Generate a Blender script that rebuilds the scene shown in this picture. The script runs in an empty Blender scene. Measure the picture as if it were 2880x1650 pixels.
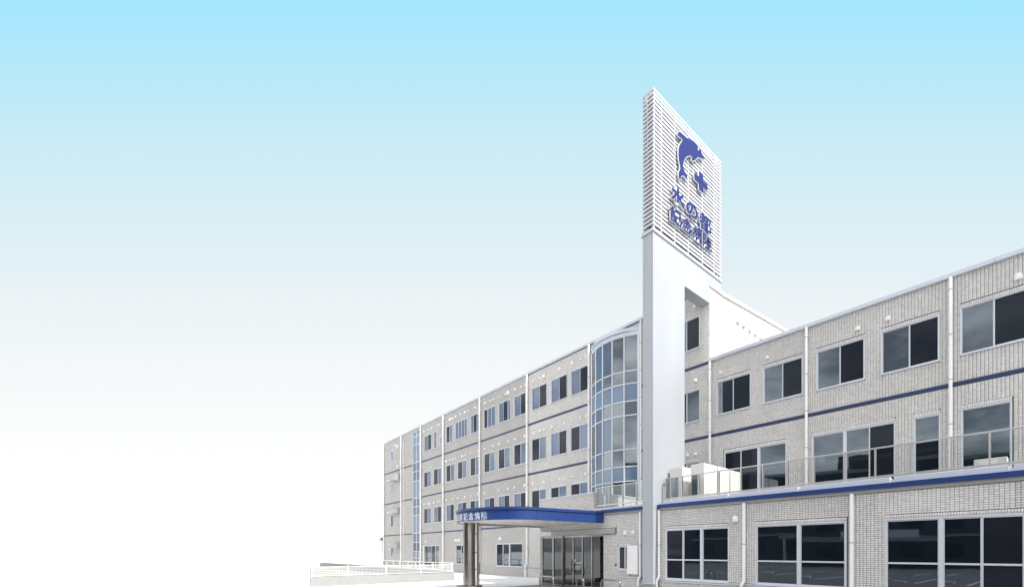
import bpy, math, random
import numpy as np
from mathutils import Matrix, Vector
random.seed(7); rng = np.random.default_rng(7)
R = math.radians
sc = bpy.context.scene
COL = sc.collection

# ------------------------------------------------------------------ camera
cam_d = bpy.data.cameras.new('camera'); cam = bpy.data.objects.new('camera', cam_d); COL.objects.link(cam)
cam.location = (0, 0, 1.56); cam.rotation_euler = (R(90), 0, math.asin(0.6678))
cam_d.sensor_width = 36; cam_d.lens = 36 * 1275 / 2880
cam_d.shift_x = -436 / 2880; cam_d.shift_y = 726 / 2880
cam_d.clip_start = .1; cam_d.clip_end = 4000
sc.camera = cam

# ------------------------------------------------------------------ light
SUN_EL, SUN_AZ = 52.0, 2.0          # degrees above the horizon; degrees behind the facade plane (from +X towards +Y)
w = bpy.data.worlds.new('World'); sc.world = w; w.use_nodes = True
nt = w.node_tree; nt.nodes.clear()
wo = nt.nodes.new('ShaderNodeOutputWorld'); bg = nt.nodes.new('ShaderNodeBackground')
sky = nt.nodes.new('ShaderNodeTexSky'); sky.sky_type = 'NISHITA'; sky.sun_disc = False
sky.sun_elevation = R(SUN_EL); sky.sun_rotation = R(90 - SUN_AZ)
sky.air_density = 1.0; sky.dust_density = 2.0; sky.ozone_density = 1.0
hs = nt.nodes.new('ShaderNodeHueSaturation'); hs.inputs['Saturation'].default_value = .34
nt.links.new(sky.outputs[0], hs.inputs['Color'])
tc = nt.nodes.new('ShaderNodeTexCoord'); mp = nt.nodes.new('ShaderNodeMapping'); mp.inputs['Scale'].default_value = (1.6, 1.6, 4.2)
nz = nt.nodes.new('ShaderNodeTexNoise'); nz.inputs['Scale'].default_value = 1.7; nz.inputs['Detail'].default_value = 7; nz.inputs['Roughness'].default_value = .58
rp = nt.nodes.new('ShaderNodeValToRGB'); rp.color_ramp.elements[0].position = .42; rp.color_ramp.elements[1].position = .56
rp.color_ramp.elements[1].color = (.75, .75, .75, 1)
mx = nt.nodes.new('ShaderNodeMix'); mx.data_type = 'RGBA'; mx.inputs['B'].default_value = (12.5, 12.6, 12.8, 1)
nt.links.new(tc.outputs['Generated'], mp.inputs[0]); nt.links.new(mp.outputs[0], nz.inputs[0]); nt.links.new(nz.outputs[0], rp.inputs[0])
nt.links.new(rp.outputs[0], mx.inputs['Factor']); nt.links.new(hs.outputs[0], mx.inputs['A'])
nt.links.new(mx.outputs['Result'], bg.inputs[0]); bg.inputs[1].default_value = .13
nt.links.new(bg.outputs[0], wo.inputs[0])
sd = bpy.data.lights.new('sun', 'SUN'); sd.energy = 3.4; sd.angle = R(.5); sd.color = (1, .965, .91)
sun = bpy.data.objects.new('sun', sd); COL.objects.link(sun)
v = Vector((math.cos(R(SUN_EL)) * math.cos(R(SUN_AZ)), math.cos(R(SUN_EL)) * math.sin(R(SUN_AZ)), math.sin(R(SUN_EL))))
sun.rotation_euler = v.to_track_quat('Z', 'Y').to_euler()
vs = sc.view_settings
vs.view_transform = 'Standard'; vs.look = 'None'; vs.gamma = 1; vs.use_curve_mapping = False; vs.exposure = .62
EXPO = 2 ** vs.exposure

# ------------------------------------------------------------------ materials
def lin(c): return tuple((x / 255 / 12.92) if x / 255 <= .04045 else ((x / 255 + .055) / 1.055) ** 2.4 for x in c)
def mat(name, col, rough=.6, metal=0.0, var=.06, scale=3.0, bump=0.0, bscale=60, ior=1.5, island=0.0, streak=0.0, spec=None):
    m = bpy.data.materials.new(name); m.use_nodes = True; t = m.node_tree; p = t.nodes['Principled BSDF']
    p.inputs['Roughness'].default_value = rough; p.inputs['Metallic'].default_value = metal; p.inputs['IOR'].default_value = ior
    if spec is not None: p.inputs['Specular IOR Level'].default_value = spec
    g = t.nodes.new('ShaderNodeNewGeometry'); n = t.nodes.new('ShaderNodeTexNoise')
    mp_ = t.nodes.new('ShaderNodeMapping'); t.links.new(g.outputs['Position'], mp_.inputs[0]); t.links.new(mp_.outputs[0], n.inputs['Vector'])
    if streak: mp_.inputs['Scale'].default_value = (1, 1, streak)
    n.inputs['Scale'].default_value = scale; n.inputs['Detail'].default_value = 6; n.inputs['Roughness'].default_value = .6
    mr = t.nodes.new('ShaderNodeMapRange'); mr.inputs['From Min'].default_value = .3; mr.inputs['From Max'].default_value = .7
    mr.inputs['To Min'].default_value = 1 - var; mr.inputs['To Max'].default_value = 1 + var; t.links.new(n.outputs[0], mr.inputs[0])
    fac = mr.outputs[0]
    if island:
        m2 = t.nodes.new('ShaderNodeMapRange'); m2.inputs['To Min'].default_value = 1 - island; m2.inputs['To Max'].default_value = 1 + island
        t.links.new(g.outputs['Random Per Island'], m2.inputs[0])
        mm = t.nodes.new('ShaderNodeMath'); mm.operation = 'MULTIPLY'; t.links.new(fac, mm.inputs[0]); t.links.new(m2.outputs[0], mm.inputs[1]); fac = mm.outputs[0]
    vm = t.nodes.new('ShaderNodeVectorMath'); vm.operation = 'SCALE'; vm.inputs[0].default_value = col[:3]; t.links.new(fac, vm.inputs['Scale'])
    t.links.new(vm.outputs[0], p.inputs['Base Color'])
    if bump:
        n2 = t.nodes.new('ShaderNodeTexNoise'); n2.inputs['Scale'].default_value = bscale; n2.inputs['Detail'].default_value = 4; t.links.new(g.outputs['Position'], n2.inputs['Vector'])
        b = t.nodes.new('ShaderNodeBump'); b.inputs['Strength'].default_value = bump; b.inputs['Distance'].default_value = .02; t.links.new(n2.outputs[0], b.inputs['Height']); t.links.new(b.outputs[0], p.inputs['Normal'])
    return m
TILE_C = (.72, .70, .672)
GROUT_C = (.13, .122, .113)
M = {}
M['tile'] = mat('ceramic_tile', TILE_C, .55, var=.06, scale=.9, island=.085, spec=.25)
M['grout'] = mat('grout', GROUT_C, .9)
def tiled(name, axis, k=.74):
    m = mat(name, TILE_C, .8, var=.05, scale=.8, spec=.03); t = m.node_tree; p = t.nodes['Principled BSDF']
    g = t.nodes.new('ShaderNodeNewGeometry'); s = t.nodes.new('ShaderNodeSeparateXYZ'); c = t.nodes.new('ShaderNodeCombineXYZ'); t.links.new(g.outputs['Position'], s.inputs[0])
    t.links.new(s.outputs[axis], c.inputs[0]); t.links.new(s.outputs[2], c.inputs[1])
    b = t.nodes.new('ShaderNodeTexBrick'); b.offset = 0; b.inputs['Scale'].default_value = 1; b.inputs['Brick Width'].default_value = .0914; b.inputs['Row Height'].default_value = .054
    b.inputs['Mortar Size'].default_value = .005; b.inputs['Mortar Smooth'].default_value = .3
    b.inputs['Color1'].default_value = (*[x * k * .94 for x in TILE_C], 1); b.inputs['Color2'].default_value = (*[x * k * 1.06 for x in TILE_C], 1); b.inputs['Mortar'].default_value = (*[x * .6 for x in GROUT_C], 1)
    t.links.new(c.outputs[0], b.inputs['Vector'])
    vm = [n for n in t.nodes if n.type == 'VECT_MATH'][0]; t.links.new(b.outputs['Color'], vm.inputs[0])
    return m
M['tiled_x'] = tiled('tile_cladding_far_shaded', 0); M['tiled_y'] = tiled('tile_cladding_side_sunlit', 1, 1.0)  # one tile: sunlit side copy coloured lighter, shaded far copy darker
M['navy'] = mat('navy_band', (.013, .030, .098), .45)
M['blue'] = mat('royal_blue_metal', (.014, .043, .175), .38, spec=.35, var=.06, scale=1.2)
M['blue_slot'] = mat('dark_slot', (.006, .012, .05), .6)
M['alu'] = mat('silver_aluminium', (.56, .59, .66), .42, .25, var=.04, scale=2)
M['alu_dark'] = mat('grey_trim', (.36, .355, .35), .5, .1, var=.05)
M['frame'] = mat('window_frame_aluminium', (.64, .66, .71), .4, .15, var=.03)
M['white'] = mat('white_paint', (.8, .8, .79), .45, var=.03)
M['pipe'] = mat('white_pvc', (.86, .855, .84), .4, var=.04, scale=1.5)
M['vent'] = mat('vent_metal', (.84, .83, .80), .45, var=.04)
M['panel'] = mat('silver_white_panel', (.41, .43, .46), .38, .12, var=.05, scale=.8, streak=.25)
_t = M['panel'].node_tree; _g = _t.nodes.new('ShaderNodeNewGeometry'); _w = _t.nodes.new('ShaderNodeTexWave'); _w.bands_direction = 'Z'; _w.inputs['Scale'].default_value = 3.2; _w.inputs['Distortion'].default_value = 0
_b = _t.nodes.new('ShaderNodeBump'); _b.inputs['Strength'].default_value = .25; _b.inputs['Distance'].default_value = .004
_t.links.new(_g.outputs['Position'], _w.inputs['Vector']); _t.links.new(_w.outputs['Fac'], _b.inputs['Height']); _t.links.new(_b.outputs[0], _t.nodes['Principled BSDF'].inputs['Normal'])
M['slat'] = mat('white_slat', (.54, .55, .58), .45, var=.03)
M['gap_shade'] = mat('sign_gap_shade', (.03, .03, .033), .8)  # near-black, paints the shade seen in the slat gaps
M['steel'] = mat('stainless_steel', (.27, .255, .24), .24, 1.0, var=.25, scale=2.2, streak=.12)
M['rail'] = mat('rail_steel', (.56, .545, .53), .33, .85, var=.08, scale=4)
M['logo'] = mat('logo_blue', (.011, .024, .145), .6, var=.02, spec=.2)
M['logo_edge'] = mat('logo_edge_white', (.68, .70, .73), .4)
M['letter'] = mat('silver_letters', (.50, .60, .74), .35, .3)
M['concrete'] = mat('pale_concrete', (.66, .66, .645), .85, var=.04, scale=2.5, bump=.15)
M['concrete_g'] = mat('grey_concrete', (.30, .30, .30), .85, var=.08, scale=1.2, bump=.15)
M['ground'] = mat('white_paving', (.74, .74, .735), .9, var=.015, scale=.6)
M['beige'] = mat('beige_paving', (.24, .225, .205), .9, var=.1, scale=.5)
M['asphalt'] = mat('asphalt', (.15, .15, .152), .9, var=.15, scale=8)
M['paint'] = mat('road_paint', (.75, .75, .73), .7)
M['soffit'] = mat('canopy_soffit', (.55, .53, .50), .5, var=.04)
M['ac'] = mat('ac_ivory', (.70, .685, .65), .45, var=.02)
M['grille'] = mat('condenser_fins', (.085, .105, .125), .5, .3, var=.12, scale=30)
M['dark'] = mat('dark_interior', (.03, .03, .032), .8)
M['inter'] = mat('interior_wall', (.34, .33, .32), .8)
M['lamp_off'] = mat('downlight_glass', (.85, .85, .82), .3)
M['black'] = mat('black_plastic', (.02, .02, .02), .5)
M['back'] = mat('opposite_render', (.045, .045, .047), .8, var=.2, scale=.4)
M['brown'] = mat('planting_soil', (.12, .10, .085), .9, var=.2)

def glass(name, base, rough, spec, wob=.012, var=.2, scale=1.0, tint=(1, 1, 1)):
    m = mat(name, base, rough, var=var, scale=scale, ior=1.7, spec=min(1, spec * .75)); t = m.node_tree; p = t.nodes['Principled BSDF']
    p.inputs['Specular Tint'].default_value = (*tint, 1)
    g = t.nodes.new('ShaderNodeNewGeometry'); n = t.nodes.new('ShaderNodeTexNoise'); n.inputs['Scale'].default_value = .9; n.inputs['Detail'].default_value = 2
    t.links.new(g.outputs['Position'], n.inputs['Vector']); b = t.nodes.new('ShaderNodeBump'); b.inputs['Strength'].default_value = .16; b.inputs['Distance'].default_value = wob
    t.links.new(n.outputs[0], b.inputs['Height']); t.links.new(b.outputs[0], p.inputs['Normal'])
    return m
M['g_r'] = glass_r = glass('glass_sky', (.006, .010, .015), .02, 1.0, tint=(.78, .9, 1))
glass_r.node_tree.nodes['Principled BSDF'].inputs['IOR'].default_value = 1.85
M['g_d'] = glass('glass_dark', (.014, .017, .024), .05, .35, tint=(.8, .9, 1))
M['g_d'].node_tree.nodes['Principled BSDF'].inputs['IOR'].default_value = 1.42
M['g_l'] = glass('glass_blue', (.072, .105, .175), .06, 1.0, var=.12, tint=(.75, .87, 1))
M['g_b'] = glass('glass_bay', (.035, .045, .05), .03, 1.0, tint=(.88, .95, 1)); M['g_b'].node_tree.nodes['Principled BSDF'].inputs['IOR'].default_value = 2.1
M['g_f'] = glass('glass_frosted_blue', (.13, .19, .28), .12, 1.0, var=.08, tint=(.8, .9, 1))
M['g_s'] = glass('glass_stair', (.15, .21, .31), .1, .8, var=.1)
def clear(name, tint, refl=1.0):
    m = bpy.data.materials.new(name); m.use_nodes = True; t = m.node_tree; t.nodes.clear()
    o = t.nodes.new('ShaderNodeOutputMaterial'); mxs = t.nodes.new('ShaderNodeMixShader'); tr = t.nodes.new('ShaderNodeBsdfTransparent'); gl = t.nodes.new('ShaderNodeBsdfGlossy')
    tr.inputs[0].default_value = (*tint, 1); gl.inputs['Roughness'].default_value = .02; gl.inputs[0].default_value = (.9, .95, 1, 1)
    f = t.nodes.new('ShaderNodeFresnel'); f.inputs[0].default_value = 1.5; ma = t.nodes.new('ShaderNodeMath'); ma.operation = 'MULTIPLY'; ma.inputs[1].default_value = refl
    n = t.nodes.new('ShaderNodeTexNoise'); n.inputs['Scale'].default_value = 1.3; ad = t.nodes.new('ShaderNodeMath'); ad.operation = 'MULTIPLY_ADD'; ad.inputs[1].default_value = .02; ad.inputs[2].default_value = 0
    t.links.new(n.outputs[0], ad.inputs[0]); a2 = t.nodes.new('ShaderNodeMath'); a2.operation = 'ADD'
    t.links.new(f.outputs[0], ma.inputs[0]); t.links.new(ma.outputs[0], a2.inputs[0]); t.links.new(ad.outputs[0], a2.inputs[1])
    t.links.new(a2.outputs[0], mxs.inputs[0]); t.links.new(tr.outputs[0], mxs.inputs[1]); t.links.new(gl.outputs[0], mxs.inputs[2]); t.links.new(mxs.outputs[0], o.inputs[0])
    return m
M['g_door'] = clear('glass_door', (.78, .765, .74), 1.25)
M['g_rail'] = clear('glass_railing', (.92, .93, .93), .15)

# ------------------------------------------------------------------ helpers
class MB:
    def __init__(s): s.v = []; s.f = []
    def quad(s, a, b, c, d): n = len(s.v); s.v += [a, b, c, d]; s.f.append((n, n + 1, n + 2, n + 3)); return s
    def box(s, x0, x1, y0, y1, z0, z1):
        if x0 > x1: x0, x1 = x1, x0
        if y0 > y1: y0, y1 = y1, y0
        if z0 > z1: z0, z1 = z1, z0
        n = len(s.v); s.v += [(x0, y0, z0), (x1, y0, z0), (x1, y1, z0), (x0, y1, z0), (x0, y0, z1), (x1, y0, z1), (x1, y1, z1), (x0, y1, z1)]
        s.f += [(n, n + 3, n + 2, n + 1), (n + 4, n + 5, n + 6, n + 7), (n, n + 1, n + 5, n + 4), (n + 1, n + 2, n + 6, n + 5), (n + 2, n + 3, n + 7, n + 6), (n + 3, n, n + 4, n + 7)]
        return s
    def prism(s, poly, z0, z1):                       # poly counter-clockwise seen from above
        n = len(s.v); k = len(poly); s.v += [(x, y, z0) for x, y in poly] + [(x, y, z1) for x, y in poly]
        s.f.append(tuple(range(n + k - 1, n - 1, -1))); s.f.append(tuple(range(n + k, n + 2 * k)))
        for i in range(k): j = (i + 1) % k; s.f.append((n + i, n + j, n + k + j, n + k + i))
        return s
    def tube(s, pts, r, seg=12, cap=True):
        pts = [Vector(p) for p in pts]; n0 = len(s.v); up = None
        for i, p in enumerate(pts):
            d = (pts[min(i + 1, len(pts) - 1)] - pts[max(i - 1, 0)]).normalized()
            if up is None: up = Vector((1, 0, 0)) if abs(d.x) < .9 else Vector((0, 1, 0))
            a = (up - d * up.dot(d)).normalized(); b = d.cross(a); up = a
            rr = r[i] if isinstance(r, (list, tuple)) else r
            for k in range(seg): an = 2 * math.pi * k / seg; q = p + a * math.cos(an) * rr + b * math.sin(an) * rr; s.v.append(tuple(q))
        for i in range(len(pts) - 1):
            for k in range(seg):
                j = (k + 1) % seg; A = n0 + i * seg; s.f.append((A + k, A + j, A + seg + j, A + seg + k))
        if cap: s.f.append(tuple(n0 + k for k in range(seg - 1, -1, -1))); s.f.append(tuple(n0 + (len(pts) - 1) * seg + k for k in range(seg)))
        return s
    def build(s, name, m, parent=None, smooth=False, loc=None, bevel=0):
        me = bpy.data.meshes.new(name); me.from_pydata(s.v, [], s.f); me.materials.append(M[m] if isinstance(m, str) else m); me.update()
        if smooth: me.polygons.foreach_set('use_smooth', [True] * len(me.polygons)); me.set_sharp_from_angle(angle=R(40))
        o = bpy.data.objects.new(name, me); COL.objects.link(o)
        if parent is not None: o.parent = parent
        if loc is not None: o.location = loc
        if bevel:
            b = o.modifiers.new('edge', 'BEVEL'); b.width = bevel; b.segments = 2; b.limit_method = 'ANGLE'
        return o
def tag(o, label=None, cat=None, group=None, kind=None):
    for k, val in (('label', label), ('category', cat), ('group', group), ('kind', kind)):
        if val: o[k] = val
    return o
def empty(name, label, cat, group=None):
    o = bpy.data.objects.new(name, None); COL.objects.link(o); return tag(o, label, cat, group)   # root kept at the world origin: its parts carry real coordinates
def place(o, loc):                                     # an empty standing at its thing's base, children given in world coordinates
    o.location = loc; return o
def link(name, me, parent, loc=(0, 0, 0)):
    o = bpy.data.objects.new(name, me); COL.objects.link(o); o.parent = parent; o.location = loc; return o
def wall(mb, ua, ub, za, zb, P, holes, dep=.12, axis='y'):   # front skin with real openings and their reveals, facing -Y
    us = sorted({ua, ub, *[min(max(h[i], ua), ub) for h in holes for i in (0, 1)]}); zs = sorted({za, zb, *[min(max(h[i], za), zb) for h in holes for i in (2, 3)]})
    for i in range(len(us) - 1):
        for j in range(len(zs) - 1):
            cu, cz = (us[i] + us[i + 1]) / 2, (zs[j] + zs[j + 1]) / 2
            if any(h[0] < cu < h[1] and h[2] < cz < h[3] for h in holes): continue
            mb.quad((us[i], P, zs[j]), (us[i + 1], P, zs[j]), (us[i + 1], P, zs[j + 1]), (us[i], P, zs[j + 1]))
    for a, b, c, d in holes:
        Q = P + dep
        mb.quad((a, P, c), (a, Q, c), (b, Q, c), (b, P, c)); mb.quad((a, P, d), (b, P, d), (b, Q, d), (a, Q, d))
        mb.quad((a, P, c), (a, P, d), (a, Q, d), (a, Q, c)); mb.quad((b, P, c), (b, Q, c), (b, Q, d), (b, P, d))
TW, TH, J, TD = .0914, .054, .0085, .007
def tile_rects(ua, ub, za, zb, holes, heads=()):
    """tile grid with stack joints; 'heads' are soldier courses (u0,u1,z0) above openings"""
    us = np.arange(math.floor(ua / TW) * TW, ub, TW); zs = np.arange(math.floor(za / TH) * TH, zb, TH)
    U, Z = np.meshgrid(us, zs); u0 = np.maximum(U.ravel(), ua); u1 = np.minimum(U.ravel() + TW, ub); z0 = np.maximum(Z.ravel(), za); z1 = np.minimum(Z.ravel() + TH, zb)
    for a, b, c, d in list(holes) + [(h[0], h[1], h[2], h[2] + TW) for h in heads]:
        ov = (u0 < b) & (u1 > a) & (z0 < d) & (z1 > c)
        cu, cz = (u0 + u1) / 2, (z0 + z1) / 2
        L = ov & (u0 < a) & (z1 > c) & (z0 < d) & (cu < a); u1 = np.where(L, a, u1)
        Rr = ov & (u1 > b) & (cu > b); u0 = np.where(Rr, b, u0)
        ov2 = (u0 < b - 1e-6) & (u1 > a + 1e-6) & (z0 < d - 1e-6) & (z1 > c + 1e-6)
        B = ov2 & (z0 < c) & (cz < c); z1 = np.where(B, c, z1); Tt = ov2 & (z1 > d) & (cz > d); z0 = np.where(Tt, d, z0)
        keep = ~((u0 < b - 1e-6) & (u1 > a + 1e-6) & (z0 < d - 1e-6) & (z1 > c + 1e-6)) & (u1 - u0 > .016) & (z1 - z0 > .014)
        u0, u1, z0, z1 = u0[keep], u1[keep], z0[keep], z1[keep]
    keep = (u1 - u0 > .016) & (z1 - z0 > .014)
    r = np.stack([u0, u1, z0, z1], 1)[keep]
    ex = []
    for a, b, c in heads:
        n = max(1, round((b - a) / TH)); s_ = (b - a) / n
        ex += [(a + i * s_, a + (i + 1) * s_, c, c + TW) for i in range(n) if a + (i + .5) * s_ < ub and a + i * s_ >= ua - 1e-6]
    return np.vstack([r, np.array(ex)]) if ex else r
def tiles_mesh(name, rects, P, facing, m, parent):
    r = np.array(rects); n = len(r); h = J / 2
    u0, u1, z0, z1 = r[:, 0] + h, r[:, 1] - h, r[:, 2] + h, r[:, 3] - h
    dep = TD + rng.uniform(-.0012, .0012, n)
    V = np.zeros((n, 8, 3))
    cor = [(u0, z0), (u1, z0), (u1, z1), (u0, z1)]
    for k, (uu, zz) in enumerate(cor):
        if facing == '-y':
            V[:, k] = np.stack([uu, P - dep, zz], 1); V[:, k + 4] = np.stack([uu, np.full(n, P + .001), zz], 1)
        else:
            V[:, k] = np.stack([P + dep, uu, zz], 1); V[:, k + 4] = np.stack([np.full(n, P - .001), uu, zz], 1)
    F = np.array([(0, 1, 2, 3), (0, 4, 5, 1), (1, 5, 6, 2), (2, 6, 7, 3), (3, 7, 4, 0)])
    faces = (F[None] + (np.arange(n) * 8)[:, None, None]).reshape(-1, 4)
    me = bpy.data.meshes.new(name); me.vertices.add(n * 8); me.vertices.foreach_set('co', V.reshape(-1))
    me.loops.add(faces.size); me.loops.foreach_set('vertex_index', faces.reshape(-1)); me.polygons.add(len(faces))
    me.polygons.foreach_set('loop_start', np.arange(len(faces)) * 4); me.polygons.foreach_set('loop_total', np.full(len(faces), 4)); me.update(calc_edges=True)
    me.materials.append(M[m]); o = bpy.data.objects.new(name, me); COL.objects.link(o); o.parent = parent; o['kind'] = 'stuff'
    return o

def window(parent, X0, X1, Z0, Z1, Y, splits, kinds, fw=.032, sw=.022, transom=None, thick=(), rec=.03, sill=True):
    """a sliding or fixed window: outer frame (part), each sash and pane (sub-parts)"""
    f = MB()
    fo = .022
    f.box(X0, X0 + fw, Y - fo, Y + .09, Z0, Z1).box(X1 - fw, X1, Y - fo, Y + .09, Z0, Z1).box(X0 + fw, X1 - fw, Y - fo, Y + .09, Z1 - fw, Z1).box(X0 + fw, X1 - fw, Y - fo - .01, Y + .09, Z0, Z0 + fw)
    if sill: f.box(X0 - .01, X1 + .01, Y - .045, Y - fo - .0105, Z0 - .012, Z0 + .018)
    xs = [X0 + fw] + [X0 + (X1 - X0) * s for s in splits] + [X1 - fw]
    for i in thick: f.box(xs[i] - .04, xs[i] + .04, Y - fo + .002, Y + .088, Z0 + fw, Z1 - fw)
    fr = f.build('window', 'frame', parent, bevel=.004)
    for i, k in enumerate(kinds):
        a, b = xs[i], xs[i + 1]
        if i in thick: a += .04
        if i + 1 in thick: b -= .04
        yo = Y + rec - (.022 if k in 'd' else 0) + (.002 * i)
        z0, z1 = Z0 + fw, Z1 - fw
        s = MB(); s.box(a, a + sw, yo - .012, yo + .024, z0, z1).box(b - sw, b, yo - .012, yo + .024, z0, z1).box(a + sw, b - sw, yo - .012, yo + .024, z0, z0 + sw * 1.25).box(a + sw, b - sw, yo - .012, yo + .024, z1 - sw, z1)
        if transom: s.box(a + sw, b - sw, yo - .016, yo + .02, transom - .022, transom + .022)
        s.build('sash', 'frame', fr)
        a, b, z0, z1 = a + sw, b - sw, z0 + sw * 1.25, z1 - sw
        dx = rng.uniform(-.004, .004); dz = rng.uniform(-.004, .004)
        if k == 'v':
            lv = MB(); nn = int((z1 - z0) / .07)
            for q in range(nn): zz = z0 + (z1 - z0) * (q + .5) / nn; lv.quad((a, yo - .005, zz - .03), (b, yo - .005, zz - .03), (b, yo + .02, zz + .03), (a, yo + .02, zz + .03))
            lv.build('louvre', 'frame', fr); MB().box(a, b, yo + .021, yo + .03, z0, z1).build('pane', 'g_d', fr)
        else:
            pn = MB(); pn.v = [(a, yo + .004 + dx + dz, z0), (b, yo + .004 - dx + dz, z0), (b, yo + .004 - dx - dz, z1), (a, yo + .004 + dx - dz, z1)]; pn.f = [(0, 1, 2, 3)]
            n = 4; pn.v += [(x, y + .012, z) for x, y, z in pn.v]; pn.f += [(7, 6, 5, 4), (0, 4, 5, 1), (1, 5, 6, 2), (2, 6, 7, 3), (3, 7, 4, 0)]
            pn.build('pane', {'d': 'g_d', 'l': 'g_l', 'r': 'g_r', 'f': 'g_f', 's': 'g_s'}[k], fr)
    return fr
def vent_mesh():
    mb = MB(); seg = 8          # hood: half-dome top over a short spout, unit width 1, faces -Y
    prof = [(0, .62, 0), (.2, .60, .5), (.42, .48, .5), (.55, .3, .42), (.62, .0, .0)]
    n0 = 0; rows = []
    for zt, wy in ((-.5, .62), (-.15, .66), (.15, .62), (.35, .48), (.48, .25)):
        row = []
        hw = .5 if zt < .2 else .5 * math.sqrt(max(.02, 1 - ((zt - .15) / .36) ** 2))
        for k in range(seg + 1):
            a = math.pi * k / seg; row.append((-hw * math.cos(a), -wy * (math.sin(a) ** .7 if math.sin(a) > 0 else 0), zt))
        rows.append(row)
    for row in rows: mb.v += row
    m_ = seg + 1
    for i in range(len(rows) - 1):
        for k in range(seg): mb.f.append((i * m_ + k, i * m_ + k + 1, (i + 1) * m_ + k + 1, (i + 1) * m_ + k))
    mb.f.append(tuple((len(rows) - 1) * m_ + k for k in range(m_)))
    mb.f.append(tuple(range(seg, -1, -1)))
    me = bpy.data.meshes.new('vent_hood'); me.from_pydata(mb.v, [], mb.f); me.materials.append(M['vent']); me.update()
    me.polygons.foreach_set('use_smooth', [True] * len(me.polygons)); me.set_sharp_from_angle(angle=R(50)); return me
VM = vent_mesh()
def vent(parent, x, z, s, Y, rot=0, X=None):
    o = link('vent_hood', VM, parent, (x, Y - .008, z)); o.scale = (s * 1.05, s * .85, s * 1.0)
    if X is not None: o.location = (X + .008, x, z); o.rotation_euler = (0, 0, R(90))
    return o
BK = {}
def bracket_mesh(r, d):
    k = (round(r, 3), round(d, 3))
    if k not in BK:
        b = MB().tube([(0, 0, -.012), (0, 0, .012)], r + .007, 12); b.box(-.012, .012, r + .004, d, -.01, .01)
        me = bpy.data.meshes.new('pipe_bracket'); me.from_pydata(b.v, [], b.f); me.materials.append(M['alu_dark']); BK[k] = me
    return BK[k]
def downpipe(parent, x, z0, z1, Y, r=.05, kick=None, kx=-.06, name='downpipe'):
    pts = [(x, Y - r - .02, z1)]
    if kick: pts += [(x, Y - r - .02, kick + .06), (x + kx * .2, Y - r - .03, kick + .02), (x + kx * .8, Y - r - .055, kick - .06), (x + kx, Y - r - .06, kick - .1), (x + kx, Y - r - .06, z0)]
    else: pts += [(x, Y - r - .02, z0)]
    p = MB().tube(pts, r, 14)
    o = p.build(name, 'pipe', parent, smooth=True)
    z = z0 + .5
    while z < z1 - .3:
        low = kick and z < kick - .1
        link('pipe_bracket', bracket_mesh(r, r + (.06 if low else .02)), o, (x + (kx if low else 0), Y - r - (.06 if low else .02), z)); z += 1.28
    return o

# ------------------------------------------------------------------ setting: sky, ground, paving
FW = Vector((-.6678, .7443, 0)); RT = Vector((.7443, .6678, 0))
SD = 900.0
sp = MB()
c0 = FW * SD; a = c0 - RT * 2600; b = c0 + RT * 2600
def skz(y): return 1.56 + (1551 - y) / 1275 * SD
def wp(q, z): return (q.x, q.y, z)
sp.quad(wp(a, -2), wp(b, -2), wp(b, skz(-900)), wp(a, skz(-900)))
so = sp.build('sky', 'white'); tag(so, kind='structure')
ms = bpy.data.materials.new('sky_gradient'); ms.use_nodes = True; t = ms.node_tree; t.nodes.clear()
o_ = t.nodes.new('ShaderNodeOutputMaterial'); em = t.nodes.new('ShaderNodeEmission'); g_ = t.nodes.new('ShaderNodeNewGeometry'); sx = t.nodes.new('ShaderNodeSeparateXYZ')
mrr = t.nodes.new('ShaderNodeMapRange'); mrr.inputs['From Min'].default_value = skz(1551); mrr.inputs['From Max'].default_value = skz(-400)
cr = t.nodes.new('ShaderNodeValToRGB'); cr.color_ramp.interpolation = 'LINEAR'
stops = [(1551, (255, 255, 255)), (1290, (255, 255, 255)), (1060, (245, 249, 250)), (830, (236, 243, 246)), (780, (228, 241, 247)), (620, (219, 239, 245)), (420, (204, 236, 246)), (210, (183, 233, 249)), (0, (163, 231, 255)), (-400, (140, 215, 245))]
el = cr.color_ramp.elements
while len(el) > 1: el.remove(el[0])
for i, (y, c) in enumerate(stops):
    e = el[0] if i == 0 else el.new((1551 - y) / 1951); e.position = (1551 - y) / 1951; e.color = (*lin(c), 1)
em.inputs[1].default_value = 1 / EXPO
t.links.new(g_.outputs['Position'], sx.inputs[0]); t.links.new(sx.outputs[2], mrr.inputs[0]); t.links.new(mrr.outputs[0], cr.inputs[0]); t.links.new(cr.outputs[0], em.inputs[0]); t.links.new(em.outputs[0], o_.inputs[0])
so.data.materials[0] = ms

gnd = MB(); gnd.quad((-3500, -3000, 0), (3000, -3000, 0), (3000, 3500, 0), (-3500, 3500, 0)); tag(gnd.build('ground', 'ground'), kind='structure')
pv = MB(); pv.prism([(-18.9, 9.9), (-15.2, 9.3), (-8, 9.0), (-8, 11.99), (-18.9, 11.99)], -.05, .012); tag(pv.build('entrance_pavement', 'concrete_g'), kind='structure')
bp = MB(); bp.prism([(-25.5, 4.45), (-25.5, 10.62), (-57, 10.62), (-53.7, 9.3)], -.05, .006); tag(bp.build('ramp_paving', 'beige'), kind='structure')
ap = MB(); ap.prism([(-12.5, 9.0), (-120, -85), (60, -85), (60, 11.9), (-7.9, 11.9), (-7.9, 9.0)], -.06, .008); tag(ap.build('parking_lot', 'asphalt'), kind='structure')
mk = MB()
for i in range(16):
    x = -22 + i * 2.6
    mk.prism([(x, -7), (x + .12, -7), (x + .12, -2), (x, -2)], .008, .012)
    mk.prism([(x, -17), (x + .12, -17), (x + .12, -12), (x, -12)], .008, .012)
tag(mk.build('parking_marking', 'paint'), kind='structure')

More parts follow.
